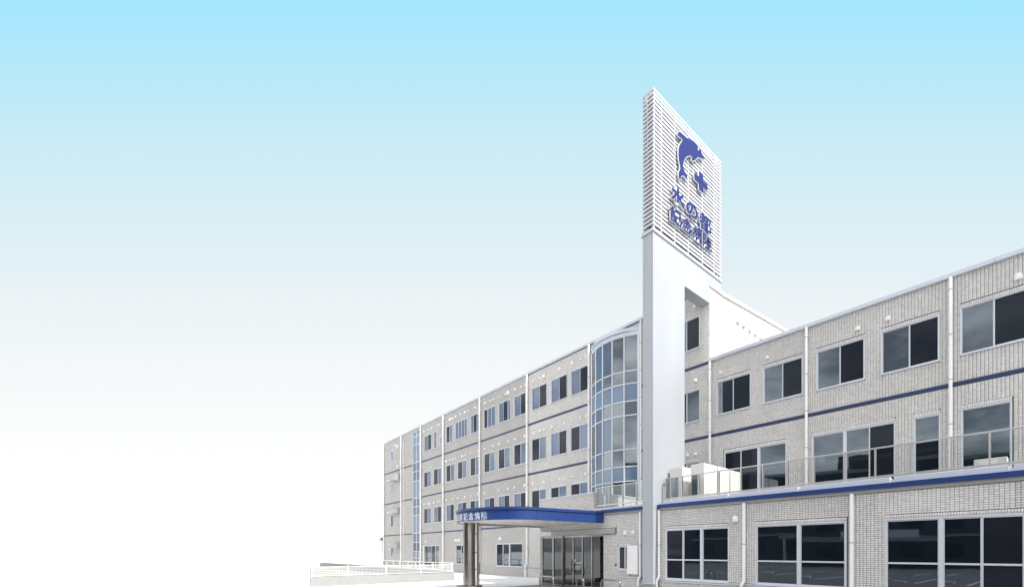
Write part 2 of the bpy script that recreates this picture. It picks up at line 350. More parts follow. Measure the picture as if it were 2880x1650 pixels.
# ------------------------------------------------------------------ main blocks
D = 15.12
L4 = [(-41.71, -40.13, 'ld', [.53]), (-39.63, -39.07, 'l', []), (-37.14, -36.03, 'dl', [.55]), (-35.51, -33.47, 'llll', [.26, .5, .76]), (-32.92, -31.4, 'ldl', [.3, .67]),
      (-30.84, -29.21, 'dll', [.32, .65]), (-28.77, -27.2, 'ldl', [.39, .77]), (-26.76, -25.2, 'ld', [.5]), (-24.68, -23.04, 'ld', [.52]), (-22.62, -21.04, 'ld', [.51]), (-20.7, -19.12, 'ld', [.51])]
L3 = [(-41.75, -40.19, 'dl', [.54]), (-39.66, -38.08, 'dl', [.54]), (-37.18, -35.63, 'dl', [.52]), (-35.07, -33.51, 'dl', [.53]), (-32.95, -31.45, 'dl', [.53]), (-30.82, -29.25, 'dl', [.52]),
      (-28.8, -27.26, 'dl', [.54]), (-26.78, -25.2, 'dl', [.52]), (-24.68, -23.1, 'dl', [.53]), (-22.65, -21.08, 'ld', [.52]), (-20.72, -19.12, 'dl', [.51])]
L2 = [(-41.78, -40.19, 'dl', [.54]), (-39.66, -38.08, 'ld', [.52]), (-37.2, -35.69, 'ld', [.53]), (-35.09, -33.55, 'ld', [.54]), (-32.97, -31.48, 'dl', [.53]), (-30.82, -29.3, 'ld', [.5]),
      (-28.8, -27.3, 'ld', [.52]), (-26.8, -25.23, 'ld', [.51]), (-22.65, -21.1, 'dl', [.52]), (-20.72, -19.12, 'dl', [.5])]
W = []   # x0,x1,z0,z1,splits,kinds,transom,thick
for a, b, k, s in L4: W.append((a, b, 10.15, 11.52, s, k, None, ()))
W.append((-38.56, -38.12, 10.24, 10.97, [], 'v', None, ()))
for a, b, k, s in L3: W.append((a, b, 7.06, 8.43, s, k, None, ()))
for a, b, k, s in L2: W.append((a, b, 3.96, 5.31, s, k, None, ()))
W.append((-24.7, -23.12, 3.3, 5.31, [.54], 'dl', None, ()))
W += [(-41.71, -38.5, .2, 2.11, [.5, .75], 'rdr', None, ()), (-35.39, -33.63, .64, 2.11, [.5], 'rr', None, ()), (-29.07, -25.74, .61, 2.12, [.26, .52], 'drr', None, (2,)),
      (-50.27, -49.46, 10.55, 11.45, [], 'f', None, ()), (-50.27, -49.46, 7.1, 8.34, [], 'v', None, ()), (-50.27, -49.46, 4.0, 5.25, [], 'r', None, ()), (-50.23, -49.46, .98, 2.2, [], 'r', None, ())]
for z0, z1, k in ((10.15, 11.52, 'rd'), (7.08, 8.43, 'dr'), (3.93, 5.41, 'dr')): W.append((-13.31, -11.7, z0, z1, [.55], k, None, ()))
blk = empty('four_storey_block', 'long pale tiled four storey hospital wing with navy bands and rows of sliding windows', 'building', None)
XL, XR, ZR = -52.2, -11.17, 12.50
stair = (-44.3, -42.62, .02, 12.35)
bayh = (-18.78, -15.38, 3.2, 12.0)
bands = [(3.13, 3.24), (6.285, 6.395), (9.325, 9.435)]
holes = [(w_[0], w_[1], w_[2], w_[3]) for w_ in W] + [stair, bayh]
XT = -25.4    # tiles stand as geometry east of here, where they can still be told apart
# wall skin
mb = MB(); wall(mb, XL, XT, 0, ZR, D - .006, [h for h in holes if h[1] < XT + .3 and h[0] < XT]); farw = mb.build('wall', 'tiled_x', blk)
mb = MB(); wall(mb, XT, XR - .02, 0, ZR, D, [h for h in holes if h[0] > XT]); nearw = mb.build('wall', 'grout', blk)
# body behind the skin, with the sloping east parapet wall
body = MB(); body.box(XL, XR - .15, D + .16, 30, 0, 12.3); body.build('core_wall', 'dark', blk)
side = MB(); ysl = [(D - .006, 12.50), (D + .9, 12.50), (30, 13.75)]
n = len(side.v)
prof = [(D - .006, 0), (30, 0)] + [(y, z) for y, z in reversed(ysl)]
side.v += [(XR - .02, y, z) for y, z in prof] + [(XR - .14, y, z) for y, z in prof]; k = len(prof)
side.f.append(tuple(range(k))); side.f.append(tuple(range(2 * k - 1, k - 1, -1)))
for i in range(k): j = (i + 1) % k; side.f.append((i, k + i, k + j, j))
side.build('side_wall', 'tiled_y', blk)
bm_ = [(w_[0], w_[1], w_[3]) for w_ in W if w_[0] > XT and w_[5] != 'v']
th = [h for h in holes if h[0] > XT] + [(XT, XR, a, b) for a, b in bands]
rects = tile_rects(XT, XR - .02, 0, 12.44, th, bm_)
tiles_mesh('wall_tile', rects, D, '-y', 'tile', nearw)
for w_ in W: window(blk, *w_[:4], D, w_[4], w_[5], transom=w_[6], thick=w_[7])
# navy bands, one length between each pair of downpipes
px_ = [-52.15, -47.14, -44.32, -42.28, -37.58, -31.33, -25.1, -19.03]
for za, zb in bands:
    xs = [-52.1, -47.2, -46.55, -44.34]
    for a, b in ((-52.05, -47.24), (-47.05, -46.7), (-46.52, -44.36), (-42.2, -37.66), (-37.5, -31.41), (-31.25, -25.18), (-25.02, -19.11), (-15.1, XR - .02)):
        MB().box(a, b, D - .016, D, za, zb).build('band', 'navy', blk)
for a, b in ((-52.1, -47.2), (-37.5, -31.4), (-31.25, -25.18), (-25.02, -18.86)):
    MB().box(a, b, D - .035, D, .57, .62).build('sill_course', 'alu_dark', blk)
# roof coping lengths
xs = [-52.25, -47.14, -42.28, -37.58, -31.33, -25.1, -19.03, -15.17, XR + .03]
for a, b in zip(xs, xs[1:]): MB().box(a + .004, b - .004, D - .07, D + .25, 12.49, 12.62).build('roof_coping', 'alu', blk, bevel=.008)
cs = MB(); n = 0
pr = [(D + .255, 12.505), (D + .95, 12.505), (30, 13.76)]
cs.v = [(x, y, z + dz) for x in (XR - .2, XR + .05) for dz in (0, .13) for y, z in pr]
# indices: x(2) dz(2) pr(3)
I = lambda x, d, p: x * 6 + d * 3 + p
for p in (0, 1): cs.f += [(I(1, 0, p), I(1, 0, p + 1), I(1, 1, p + 1), I(1, 1, p)), (I(0, 0, p + 1), I(0, 0, p), I(0, 1, p), I(0, 1, p + 1)), (I(0, 1, p), I(1, 1, p), I(1, 1, p + 1), I(0, 1, p + 1)), (I(0, 0, p + 1), I(1, 0, p + 1), I(1, 0, p), I(0, 0, p))]
cs.f += [(I(0, 0, 0), I(1, 0, 0), I(1, 1, 0), I(0, 1, 0)), (I(1, 0, 2), I(0, 0, 2), I(0, 1, 2), I(1, 1, 2))]
cs.build('roof_coping', 'white', blk)
MB().box(XL, XR - .2, D + .2, 30, 12.3, 12.45).build('roof', 'concrete_g', blk)
for x in (-52.08, -47.14, -42.28, -37.58, -31.33, -25.1, -19.03):
    downpipe(blk, x, .02, 12.48, D, .062, kick=.78, kx=-.13)
downpipe(blk, -15.17, 3.2, 12.48, D, .05)
downpipe(blk, -46.62, .3, 12.0, D, .028)
downpipe(blk, -41.5, .25, 2.1, D - .02, .05, kick=.4, kx=.1)
VV = [(-41.63, 11.92, .16), (-40.86, 11.93, .11), (-40.38, 11.91, .11), (-39.95, 11.93, .15), (-38.83, 11.93, .11), (-38.4, 11.93, .14), (-37.9, 11.93, .1), (-49.23, 11.9, .11), (-48.78, 11.9, .11), (-48.3, 11.7, .23), (-48.34, 9.77, .21), (-50.98, 8.66, .13), (-50.64, 8.68, .15), (-50.12, 8.66, .1), (-40.07, 8.65, .11), (-37.93, 8.67, .11), (-37.08, 8.75, .2), (-41.67, 5.68, .15), (-40.56, 5.64, .2), (-39.56, 5.66, .12), (-38.8, 5.69, .11), (-38.37, 5.68, .11), (-51.04, 5.51, .13), (-50.63, 5.53, .13), (-41.22, 2.48, .15), (-50.59, 2.35, .14), (-47.36, 2.33, .12), (-36.35, 11.94, .21), (-35.87, 11.93, .18), (-35.35, 11.97, .15), (-34.54, 11.97, .14), (-33.71, 11.97, .17), (-33.23, 11.98, .12), (-32.06, 11.95, .16), (-30.64, 11.95, .13), (-29.91, 11.95, .13), (-29.46, 11.95, .13), (-28.6, 11.95, .13), (-27.87, 11.94, .12), (-27.46, 11.94, .23), (-26.61, 11.95, .16), (-25.85, 11.94, .13), (-25.38, 11.94, .14), (-29.49, 8.78, .14), (-28.67, 8.77, .16), (-27.45, 8.78, .12), (-26.63, 8.78, .14), (-25.43, 8.77, .16), (-36.33, 8.77, .16), (-35.84, 8.78, .12), (-35.39, 8.76, .12), (-34.22, 8.77, .16), (-33.73, 8.78, .12), (-32.81, 8.77, .12), (-31.64, 8.77, .12), (-30.67, 8.76, .12), (-37.08, 5.68, .13), (-35.87, 5.68, .13), (-34.97, 5.68, .15), (-33.77, 5.67, .13), (-32.85, 5.69, .11), (-31.65, 5.71, .15), (-30.75, 5.69, .14), (-28.7, 5.7, .14), (-27.5, 5.69, .13), (-26.67, 5.7, .14), (-25.45, 5.71, .17), (-24.47, 11.95, .13), (-23.74, 11.95, .14), (-23.3, 11.94, .2), (-21.72, 11.95, .17), (-20.54, 11.95, .17), (-19.79, 11.95, .13), (-19.32, 11.95, .13), (-24.52, 8.79, .15), (-23.78, 8.79, .15), (-23.31, 8.78, .15), (-22.48, 8.79, .17), (-21.28, 8.79, .13), (-20.54, 8.79, .12), (-19.8, 8.8, .12), (-19.34, 8.79, .12), (-24.53, 5.71, .13), (-23.32, 5.71, .14), (-22.5, 5.71, .12), (-21.75, 5.71, .12), (-21.3, 5.71, .12), (-20.56, 5.71, .12), (-19.82, 5.71, .11), (-19.37, 5.72, .16), (-35.3, 2.47, .2), (-34.79, 2.48, .22), (-28.51, 2.48, .21), (-11.94, 11.97, .17), (-11.92, 8.82, .14), (-12.37, 5.73, .13), (-11.92, 5.71, .13)]
for x, z, s in VV: vent(blk, x, z, s, D)
for y, z in ((17.18, 11.88), (17.67, 11.88), (18.18, 11.86), (18.68, 11.87), (19.18, 11.86), (19.9, 11.8)): vent(blk, y, z, .2, D, X=XR - .02)
# sheet-metal exhaust hoods at the far end
for x0, x1, z0, z1, dp in ((-49.9, -48.9, 8.38, 8.88, .3), (-48.85, -47.6, 8.35, 9.02, .5), (-49.5, -47.5, 5.24, 5.72, .42), (-49.1, -47.55, 1.95, 2.45, .4)):
    h = MB(); h.v = [(x0, D, z0), (x1, D, z0), (x1, D, z1), (x0, D, z1), (x0, D - dp, z0), (x1, D - dp, z0), (x1, D - dp * .8, z1 - .08), (x0, D - dp * .8, z1 - .08)]
    h.f = [(4, 5, 6, 7), (7, 6, 2, 3), (4, 7, 3, 0), (5, 1, 2, 6), (0, 1, 5, 4)]; h.build('exhaust_hood', 'alu_dark', blk)
# full-height stairwell glazing
sg = MB(); x0, x1 = stair[0], stair[1]; xm = -43.43
sg.box(x0, x0 + .06, D - .03, D + .1, .02, 12.35).box(x1 - .06, x1, D - .03, D + .1, .02, 12.35).box(xm - .035, xm + .035, D - .02, D + .08, .08, 12.29)
zz = [.08, .64, 1.04, 1.6, 2.42, 3.24, 4.82, 5.58, 6.34, 7.87, 8.72, 9.51, 11.12, 11.85, 12.29]
for z in zz: sg.box(x0 + .06, xm - .035, D - .018, D + .08, z - .025, z + .025).box(xm + .035, x1 - .06, D - .018, D + .08, z - .025, z + .025)
sf = sg.build('stair_window', 'frame', blk)
for i in range(len(zz) - 1):
    for a, b in ((x0 + .06, xm - .035), (xm + .035, x1 - .06)):
        e = rng.uniform(-.006, .006)
        p = MB(); p.v = [(a, D + .02 + e, zz[i] + .025), (b, D + .02 - e, zz[i] + .025), (b, D + .02 - e, zz[i + 1] - .025), (a, D + .02 + e, zz[i + 1] - .025)]; p.f = [(0, 1, 2, 3)]
        p.v += [(q[0], q[1] + .01, q[2]) for q in p.v]; p.f += [(7, 6, 5, 4), (0, 4, 5, 1), (1, 5, 6, 2), (2, 6, 7, 3), (3, 7, 4, 0)]
        p.build('pane', 'g_r' if zz[i] < 2.4 else ('g_s' if i in (5, 8, 11) or zz[i] > 9 else 'g_l'), sf)
# curved stairwell bay
bp_ = [(-18.81, 15.08), (-18.16, 14.82), (-17.47, 14.69), (-16.75, 14.69), (-16.05, 14.83), (-15.35, 15.10)]
zt = [3.3, 4.08, 4.94, 5.64, 6.47, 8.08, 8.75, 9.59, 10.19, 11.88]
bay = MB()
for i, (x, y) in enumerate(bp_):
    hw = .05 if i < 5 else .09
    bay.box(x - hw * .7, x + hw * .7, y - .035, y + .06, 3.2, 11.9)
for i in range(5):
    (xa, ya), (xb, yb) = bp_[i], bp_[i + 1]; d = Vector((xb - xa, yb - ya, 0)).normalized(); nn = Vector((d.y, -d.x, 0))
    for z in zt:
        q = [(xa + nn.x * .035, ya + nn.y * .035), (xb + nn.x * .035, yb + nn.y * .035), (xb - nn.x * .05, yb - nn.y * .05), (xa - nn.x * .05, ya - nn.y * .05)]
        bay.prism([q[0], q[1], q[2], q[3]], z - .028, z + .028)
bay.box(-15.35, -15.22, D - .03, D + .05, 3.2, 11.9).box(-18.95, -18.85, D - .03, D + .05, 3.2, 11.9)
bo = bay.build('stairwell_bay', 'frame', blk)
for i in range(5):
    (xa, ya), (xb, yb) = bp_[i], bp_[i + 1]; d = Vector((xb - xa, yb - ya, 0)).normalized(); nn = Vector((d.y, -d.x, 0))
    for j in range(len(zt) - 1):
        e = rng.uniform(-.007, .007)
        A = Vector((xa, ya, 0)) + d * .045 + nn * (.005 + e); B = Vector((xb, yb, 0)) - d * .045 + nn * (.005 - e)
        mt = 'g_f' if j in (2, 6) else ('g_l' if (i == 1 or (i == 2 and j in (4, 8)) or (i == 0 and j % 2)) else 'g_b')
        p = MB(); p.prism([(A.x, A.y), (B.x, B.y), (B.x - nn.x * .012, B.y - nn.y * .012), (A.x - nn.x * .012, A.y - nn.y * .012)], zt[j] + .028, zt[j + 1] - .028); p.build('pane', mt, bo)
def offp(pts, o):
    r = []
    for i, (x, y) in enumerate(pts):
        a = Vector(pts[max(i - 1, 0)]); b = Vector(pts[min(i + 1, len(pts) - 1)]); d = (b - a).normalized(); r.append((x + d.y * o, y - d.x * o))
    return r
ends = [(-18.92, 15.12)] + bp_[1:5] + [(-15.24, 15.12)]
for o1, z0, z1, m_ in ((.05, 11.905, 12.06, 'frame'), (.13, 12.06, 12.13, 'alu'), (.09, 12.13, 12.22, 'alu')):
    pp = offp(ends, o1); pp[0] = (ends[0][0] - o1 * .5, D - .003); pp[-1] = (ends[-1][0] + o1 * .2, D - .003)
    MB().prism(pp, z0, z1).build('bay_cornice', m_, blk)
MB().prism([(x, y) for x, y in offp(bp_, -.3)[1:5]] + [(-15.4, 15.9), (-18.8, 15.9)], 3.2, 12.0).build('bay_interior', 'dark', blk)

# three storey wing -------------------------------------------------------------
wing = empty('three_storey_wing', 'tiled three storey wing at right with roof terrace over the ground floor', 'building')
A3, B3, Z3 = XR - .02, 2.2, 9.50
RW = [(-10.83, -9.23, 7.11, 8.47, [.49], 'rd', None, ()), (-8.7, -7.11, 7.11, 8.47, [.5], 'rd', None, ()), (-6.62, -5.0, 7.11, 8.47, [.5], 'rd', None, ()), (-4.51, -2.9, 7.11, 8.47, [.5], 'rd', None, ()), (-2.4, -.8, 7.11, 8.47, [.49], 'rd', None, ()),
      (-10.47, -7.75, 3.6, 5.56, [.29, .58], 'ddr', None, (2,)), (-6.78, -4.09, 3.6, 5.59, [.42, .71], 'rrd', None, (1,)), (-3.59, -2.88, 3.6, 5.59, [], 'r', None, ()), (-2.38, -1.22, 3.6, 5.6, [], 'r', None, ())]
RH = [w_[:4] for w_ in RW]
mb = MB(); wall(mb, A3, B3, 3.0, 9.42, D, RH); w3 = mb.build('upper_wall', 'grout', wing)
MB().box(A3 + .01, B3, D + .16, 28, 0, 9.3).build('core_wall', 'dark', wing)
MB().box(A3 + .01, B3, D + .2, 28, 9.3, 9.4).build('roof', 'concrete_g', wing)
heads = [(h[0], h[1], h[3]) for h in RH]
r3 = tile_rects(A3 + .03, B3, 3.3, 9.40, RH + [(A3, B3, 6.285, 6.395)], heads)
tiles_mesh('wall_tile', r3, D, '-y', 'tile', w3)
for w_ in RW: window(wing, *w_[:4], D, w_[4], w_[5], fw=.032, sw=.022, thick=w_[7])
for a, b in ((-11.13, -7.02), (-6.9, -2.68), (-2.56, B3)): MB().box(a, b, D - .016, D, 6.285, 6.395).build('band', 'navy', wing)
xs = [XR + .0, -9.3, -7.3, -5.4, -3.5, -1.6, .3, B3]
for a, b in zip(xs, xs[1:]): MB().box(a + .003, b - .003, D - .09, D + .25, 9.385, 9.515).build('roof_coping', 'alu', wing, bevel=.008)
for x in (-11.2 + .06, -6.96, -2.62): downpipe(wing, x, 3.42, 9.38, D, .05)
for x, z, s in ((-10.64, 8.82, .13), (-8.53, 8.82, .12), (-5.23, 8.82, .15), (-4.31, 8.83, .15), (-1.09, 8.82, .18)): vent(wing, x, z, s, D)
# ground floor front, east of the sign tower
G = 12.0
GW = [(-10.83, -8.11, .57, 2.38, [.30, .59], 'drr', 1.29, (2,)), (-7.17, -4.43, .57, 2.38, [.51], 'rr', 1.29, (1,)), (-3.5, -.72, .45, 2.38, [.44, .72], 'rrd', 1.29, (1,))]
GH = [w_[:4] for w_ in GW]
mb = MB(); wall(mb, XR, B3, 0, 3.06, G, GH); w1 = mb.build('front_wall', 'grout', wing)
MB().box(XR + .02, B3, G + .16, D - .02, 0, 3.05).build('core_wall', 'dark', wing)
MB().box(XR + .02, B3, G + .02, D - .001, 3.06, 3.15).build('terrace_floor', 'concrete_g', wing)
r1 = tile_rects(XR + .02, B3, 0, 3.05, GH + [(XR, B3, .53, .58)], [(h[0], h[1], h[3]) for h in GH])
# the three hundred tiles that show largest are separate tiles, the rest stays one surface
cx_ = (r1[:, 0] + r1[:, 1]) / 2; full = (np.abs(r1[:, 1] - r1[:, 0] - TW) < 1e-4) & (np.abs(r1[:, 3] - r1[:, 2] - TH) < 1e-4)
cand = np.where(full & (cx_ < -.95) & (r1[:, 2] > 2.4))[0]; cand = cand[np.argsort(-cx_[cand])][:298]
sel = np.zeros(len(r1), bool); sel[cand] = True
tiles_mesh('wall_tile', r1[~sel], G, '-y', 'tile', w1)
h = J / 2; tm = MB(); tm.box(h, TW - h, -TD, .001, h, TH - h)
TM = bpy.data.meshes.new('tile'); TM.from_pydata(tm.v, [], tm.f); TM.materials.append(M['tile'])
TMs = [TM]
for k, f_ in enumerate((.93, .97, 1.04, 1.07)):
    c = TM.copy(); c.materials.clear(); nm = 'tile_shade_%d' % k
    m_ = bpy.data.materials.new(nm); m_ = mat(nm, tuple(x * f_ for x in TILE_C), .5, var=.05, scale=.9); c.materials.append(m_); TMs.append(c)
for i in cand:
    link('tile', TMs[rng.integers(5)], w1, (float(r1[i, 0]), G + rng.uniform(-.001, .001), float(r1[i, 2])))
for w_ in GW: window(wing, *w_[:4], G, w_[4], w_[5], fw=.045, sw=.028, transom=w_[6], thick=w_[7], rec=.02)
for a, b in ((XR + .02, -10.86), (-8.08, -7.2), (-4.4, -3.53)): MB().box(a, b, G - .04, G, .535, .585).build('sill_course', 'alu', wing)
MB().box(-10.86, -8.08, G - .06, G, .5, .545).build('sill_course', 'alu', wing); MB().box(-7.2, -4.4, G - .06, G, .5, .545).build('sill_course', 'alu', wing)
def ledge(par, a, b):
    MB().box(a, b, G - .12, G + .05, 3.14, 3.255).build('blue_fascia', 'blue', par, bevel=.004)
    MB().box(a + .02, b, G - .05, G, 3.055, 3.14).build('fascia_trim', 'alu_dark', par)
ledge(wing, XR + .03, B3)
for a, b in ((-10.93, -10.55), (-10.49, -8.17), (-8.08, -5.8), (-5.68, -3.38), (-3.28, -1.03), (-.93, 1.3)):
    MB().box(a, b, G - .04, G + .2, 3.256, 3.40).build('coping_plate', 'alu', wing, bevel=.01)
    MB().box(b - .02, b + .004, G - .044, G + .2, 3.257, 3.404).build('coping_joint', 'alu', wing)
MB().box(XR + .06, B3, G + .0, G + .16, 3.2, 3.34).build('parapet_kerb', 'concrete', wing)
for x in (-11.09, -7.53, -4.28): downpipe(wing, x, .02, 3.06, G, .05, kick=.62, kx=-.07)
vent(wing, -7.87, 2.6, .19, G)

# entrance block, west of the tower ---------------------------------------------
ent = empty('entrance_block', 'single storey tiled entrance block between the sign tower and the long wing', 'building')
E0, E1 = -18.85, -11.72
door = (-18.73, -14.22, .012, 2.29); rec_ = (-13.32, -12.62, .86, 1.8)
mb = MB(); wall(mb, E0, E1, 0, 3.06, G, [door, rec_]); we = mb.build('front_wall', 'grout', ent)
re_ = tile_rects(E0 + .01, E1, 0, 3.05, [door, rec_, (-18.75, -13.46, 2.29, 2.515), (-13.6, E1, .57, .62)], [(-18.75, -13.46, 2.515), (-13.32, -12.62, 1.8)])
tiles_mesh('wall_tile', re_, G, '-y', 'tile', we)
MB().box(E0 - .0, E0 + .1, G, D - .01, 0, 4.0).build('side_wall', 'tiled_y', ent)
# raised tiled box over the doors
mb = MB(); wall(mb, E0, -14.87, 3.06, 4.0, G + .001, []); wb = mb.build('upper_wall', 'grout', ent)
tiles_mesh('wall_tile', tile_rects(E0 + .01, -14.87, 3.28, 3.99, []), G + .001, '-y', 'tile', wb)
sb_ = MB().quad((-14.87, G, 3.1), (-14.87, D, 3.1), (-14.87, D, 4.0), (-14.87, G, 4.0)).quad((E0, G, 3.99), (-14.87, G, 3.99), (-14.87, D - .01, 3.99), (E0, D - .01, 3.99)).build('upper_side_wall', 'grout', ent)
tiles_mesh('wall_tile', tile_rects(G, D - .02, 3.16, 3.99, []), -14.87, '+x', 'tile', sb_)
cpl = MB().box(E0 - .03, -14.84, G - .03, G + .15, 3.99, 4.05).box(-14.99, -14.84, G + .15, D - .01, 3.99, 4.05); cpl.build('coping', 'alu', ent, bevel=.006)
MB().box(-14.87, E1, G + .01, D - .01, 3.06, 3.15).build('terrace_floor', 'concrete_g', ent)
ledge(ent, -14.25, E1)
MB().box(-14.85, E1, G - .06, G + .16, 3.256, 3.345).build('coping_plate', 'alu', ent, bevel=.006)
downpipe(ent, -12.06, .02, 3.06, G, .045, kick=.6, kx=-.06)
dp_ = MB().tube([(-14.80, 12.55, 3.2), (-14.80, 12.55, 3.86), (-14.84, 12.55, 3.93)], .045, 12); dp_.build('overflow_pipe', 'pipe', ent, smooth=True)
for x in (-12.94, -12.48): vent(ent, x, 2.31, .15, G)
MB().box(-13.6, -12.14, G - .03, G, .57, .62).build('sill_course', 'alu', ent)
MB().box(-13.5, -13.44, G - .03, G - .008, 1.0, 1.1).build('intercom', 'black', ent)
window(ent, *rec_, G, [.52], 'dr', fw=.03, sw=.025)
# header beam and sliding doors
hb = MB().box(-18.73, -17.86, G - .07, G + .1, 2.292, 2.5).build('door_header', 'frame', ent); MB().box(-17.84, -15.05, G - .07, G + .1, 2.292, 2.5).build('door_header', 'alu_dark', ent)
MB().box(-15.03, -13.48, G - .09, G + .1, 2.292, 2.505).build('door_header', 'alu_dark', ent, bevel=.005)
MB().box(-18.73, -14.22, G + .101, G + .25, 2.05, 2.29).build('door_track', 'alu_dark', ent)
fx = [-18.73, -17.82, -17.08, -16.37, -15.72, -15.03, -14.22]
for i in range(6):
    a, b = fx[i], fx[i + 1]; wd = .07 if i in (0, 1, 5) else .035
    yo = G + (.0 if i in (0, 1, 5) else .06)
    fr = MB().box(a, a + wd, yo, yo + .07, .012, 2.29).box(b - wd * .6, b - .001, yo, yo + .07, .012, 2.29).box(a + wd, b - wd * .6, yo + .005, yo + .06, 2.2, 2.29).box(a + wd, b - wd * .6, yo + .005, yo + .06, .012, .11)
    do = fr.build('sliding_door' if i in (1, 2, 3, 4) else 'side_light', 'steel', ent)
    e = rng.uniform(-.004, .004); p = MB(); p.box(a + wd, b - wd * .6, yo + .03, yo + .04, .11, 2.2).build('pane', 'g_door', do)
    if i == 3:
        DOOR3 = do
    if i in (2, 3): MB().box(a + wd * .5 + (.52 if i == 2 else .02), a + wd * .5 + (.55 if i == 2 else .05), yo - .03, yo, .7, 1.2).build('handle', 'steel', do)
# vestibule interior
vi = MB().box(E0 + .12, -11.9, D - .3, D - .22, .012, 2.9).box(E0 + .1, E0 + .2, G + .2, D - .3, .012, 2.9).box(-11.95, -11.8, G + .2, D - .3, .012, 2.9); vi.build('interior_wall', 'inter', ent)
MB().box(E0 + .2, -11.95, G + .12, D - .3, .004, .016).build('interior_floor', 'concrete_g', ent)
MB().box(E0 + .2, -11.95, G + .26, D - .3, 2.55, 2.6).build('interior_ceiling', 'inter', ent)
for x in (-18.4, -17.2, -16.3, -15.9, -15.15): MB().box(x, x + .1, D - .9, D - .8, .016, 2.55).build('interior_post', 'alu', ent)
MB().box(-17.9, -15.5, D - 1.3, D - .92, .016, .75).build('reception_desk', 'inter', ent)
MB().box(-18.4, -14.4, D - .95, D - .93, 2.05, 2.5).build('ceiling_bulkhead', 'white', ent)

# low annex beyond the far end
ann = empty('low_annex', 'low grey annex with blue eave peeping out past the far end of the long wing', 'building')
MB().box(-54.0, XL - .01, D + .35, 24, 0, 2.95).build('wall', 'tiled_x', ann)
ar = MB(); ar.v = [(-54.25, D + .2, 2.78), (XL - .005, D + .2, 2.78), (XL - .005, D + .2, 3.22), (-54.25, D + .2, 2.98), (-54.25, 24.2, 2.78), (XL - .005, 24.2, 2.78), (XL - .005, 24.2, 3.22), (-54.25, 24.2, 2.98)]
ar.f = [(0, 1, 2, 3), (4, 7, 6, 5), (0, 3, 7, 4), (1, 5, 6, 2), (3, 2, 6, 7), (0, 4, 5, 1)]; ar.build('roof', 'navy', ann)

# ------------------------------------------------------------------ sign tower
tw = empty('sign_tower', 'tall silver white gate shaped tower topped by a louvred sign with blue dolphin emblem', 'tower')
TX0, TX1, TY0, TY1 = -11.70, -11.17, 11.71, 15.90
def plate(name, y0, y1, z0, z1): return MB().box(TX0, TX1, y0, y1, z0, z1).build(name, 'panel', tw, bevel=.008)
plate('leg', TY0, 13.47, .43, 13.0)
MB().box(TX0 + .02, TX1 - .02, TY0 + .02, 13.45, 0, .41).build('plinth', 'concrete_g', tw)
MB().box(TX0 - .02, TX1 + .02, TY0 - .02, 13.49, .41, .435).build('plinth_flashing', 'alu', tw)
plate('lintel', 13.472, 15.10, 11.80, 13.0); MB().box(TX0, TX1 + .001, 15.10, TY1, 12.52, 13.0).build('lintel', 'panel', tw)
MB().box(TX0 - .05, TX1 + .05, TY0 - .05, TY1 + .03, 13.0, 13.09).build('ledge', 'alu', tw, bevel=.01)
MB().box(TX0 - .02, TX1 + .02, TY0 - .02, TY1, 13.09, 13.15).build('ledge', 'alu_dark', tw)
Z0s, Z1s = 13.2, 18.14; NS = 32; pit = (Z1s - Z0s) / NS
sm = MB(); hh = .092; tt = .016
sm.box(TX1 - tt, TX1, TY0, TY1, 0, hh).box(TX0, TX0 + tt, TY0, TY1, 0, hh).box(TX0 + tt, TX1 - tt, TY0, TY0 + tt, 0, hh).box(TX0 + tt, TX1 - tt, TY1 - tt, TY1, 0, hh)
SM = bpy.data.meshes.new('slat'); SM.from_pydata(sm.v, [], sm.f); SM.materials.append(M['slat'])
for i in range(NS): link('slat', SM, tw, (0, 0, Z0s + i * pit + (pit - hh)))
for y in (TY0 + .07, TY0 + .45, TY0 + 1.2, TY0 + 2.0, TY0 + 2.9, TY0 + 3.7, TY1 - .07):
    MB().box(TX1 - .1, TX1 - tt - .001, y - .03, y + .03, 13.15, Z1s - .02).build('post', 'slat', tw); MB().box(TX0 + tt + .001, TX0 + .1, y - .03, y + .03, 13.15, Z1s - .02).build('post', 'slat', tw)
MB().box(TX0 + .2, TX1 - .2, TY0 + .12, TY1 - .12, 13.15, Z1s - .1).build('gap_shade_panel', 'gap_shade', tw)  # added dark sheets whose colour stands in for shade between the slats
MB().box(TX0 + .25, TX1 - .25, TY0 - .001 + tt + .001, TY0 + .119, 13.15, Z1s - .1).build('gap_shade_panel', 'gap_shade', tw)

# lettering ---------------------------------------------------------------------
def glyph_mesh(ch, off, depth):
    c = bpy.data.curves.new('g', 'FONT'); c.body = ch; c.size = 1; c.offset = off; c.extrude = depth / 2; c.resolution_u = 4
    o = bpy.data.objects.new('g', c); COL.objects.link(o); bpy.context.view_layer.update()
    me = bpy.data.meshes.new_from_object(o.evaluated_get(bpy.context.evaluated_depsgraph_get())); bpy.data.objects.remove(o); bpy.data.curves.remove(c)
    co = np.zeros(len(me.vertices) * 3); me.vertices.foreach_get('co', co); return me, co.reshape(-1, 3)
def poly_mesh(pts, off, depth, holes=()):
    c = bpy.data.curves.new('g', 'CURVE'); c.dimensions = '2D'; c.fill_mode = 'BOTH'; c.extrude = depth / 2; c.offset = off
    for P_ in [pts, *holes]:
        s = c.splines.new('POLY'); s.points.add(len(P_) - 1); s.use_cyclic_u = True
        for q, (a, b) in zip(s.points, P_): q.co = (a, b, 0, 1)
    o = bpy.data.objects.new('g', c); COL.objects.link(o); bpy.context.view_layer.update()
    me = bpy.data.meshes.new_from_object(o.evaluated_get(bpy.context.evaluated_depsgraph_get())); bpy.data.objects.remove(o); bpy.data.curves.remove(c)
    co = np.zeros(len(me.vertices) * 3); me.vertices.foreach_get('co', co); return me, co.reshape(-1, 3)
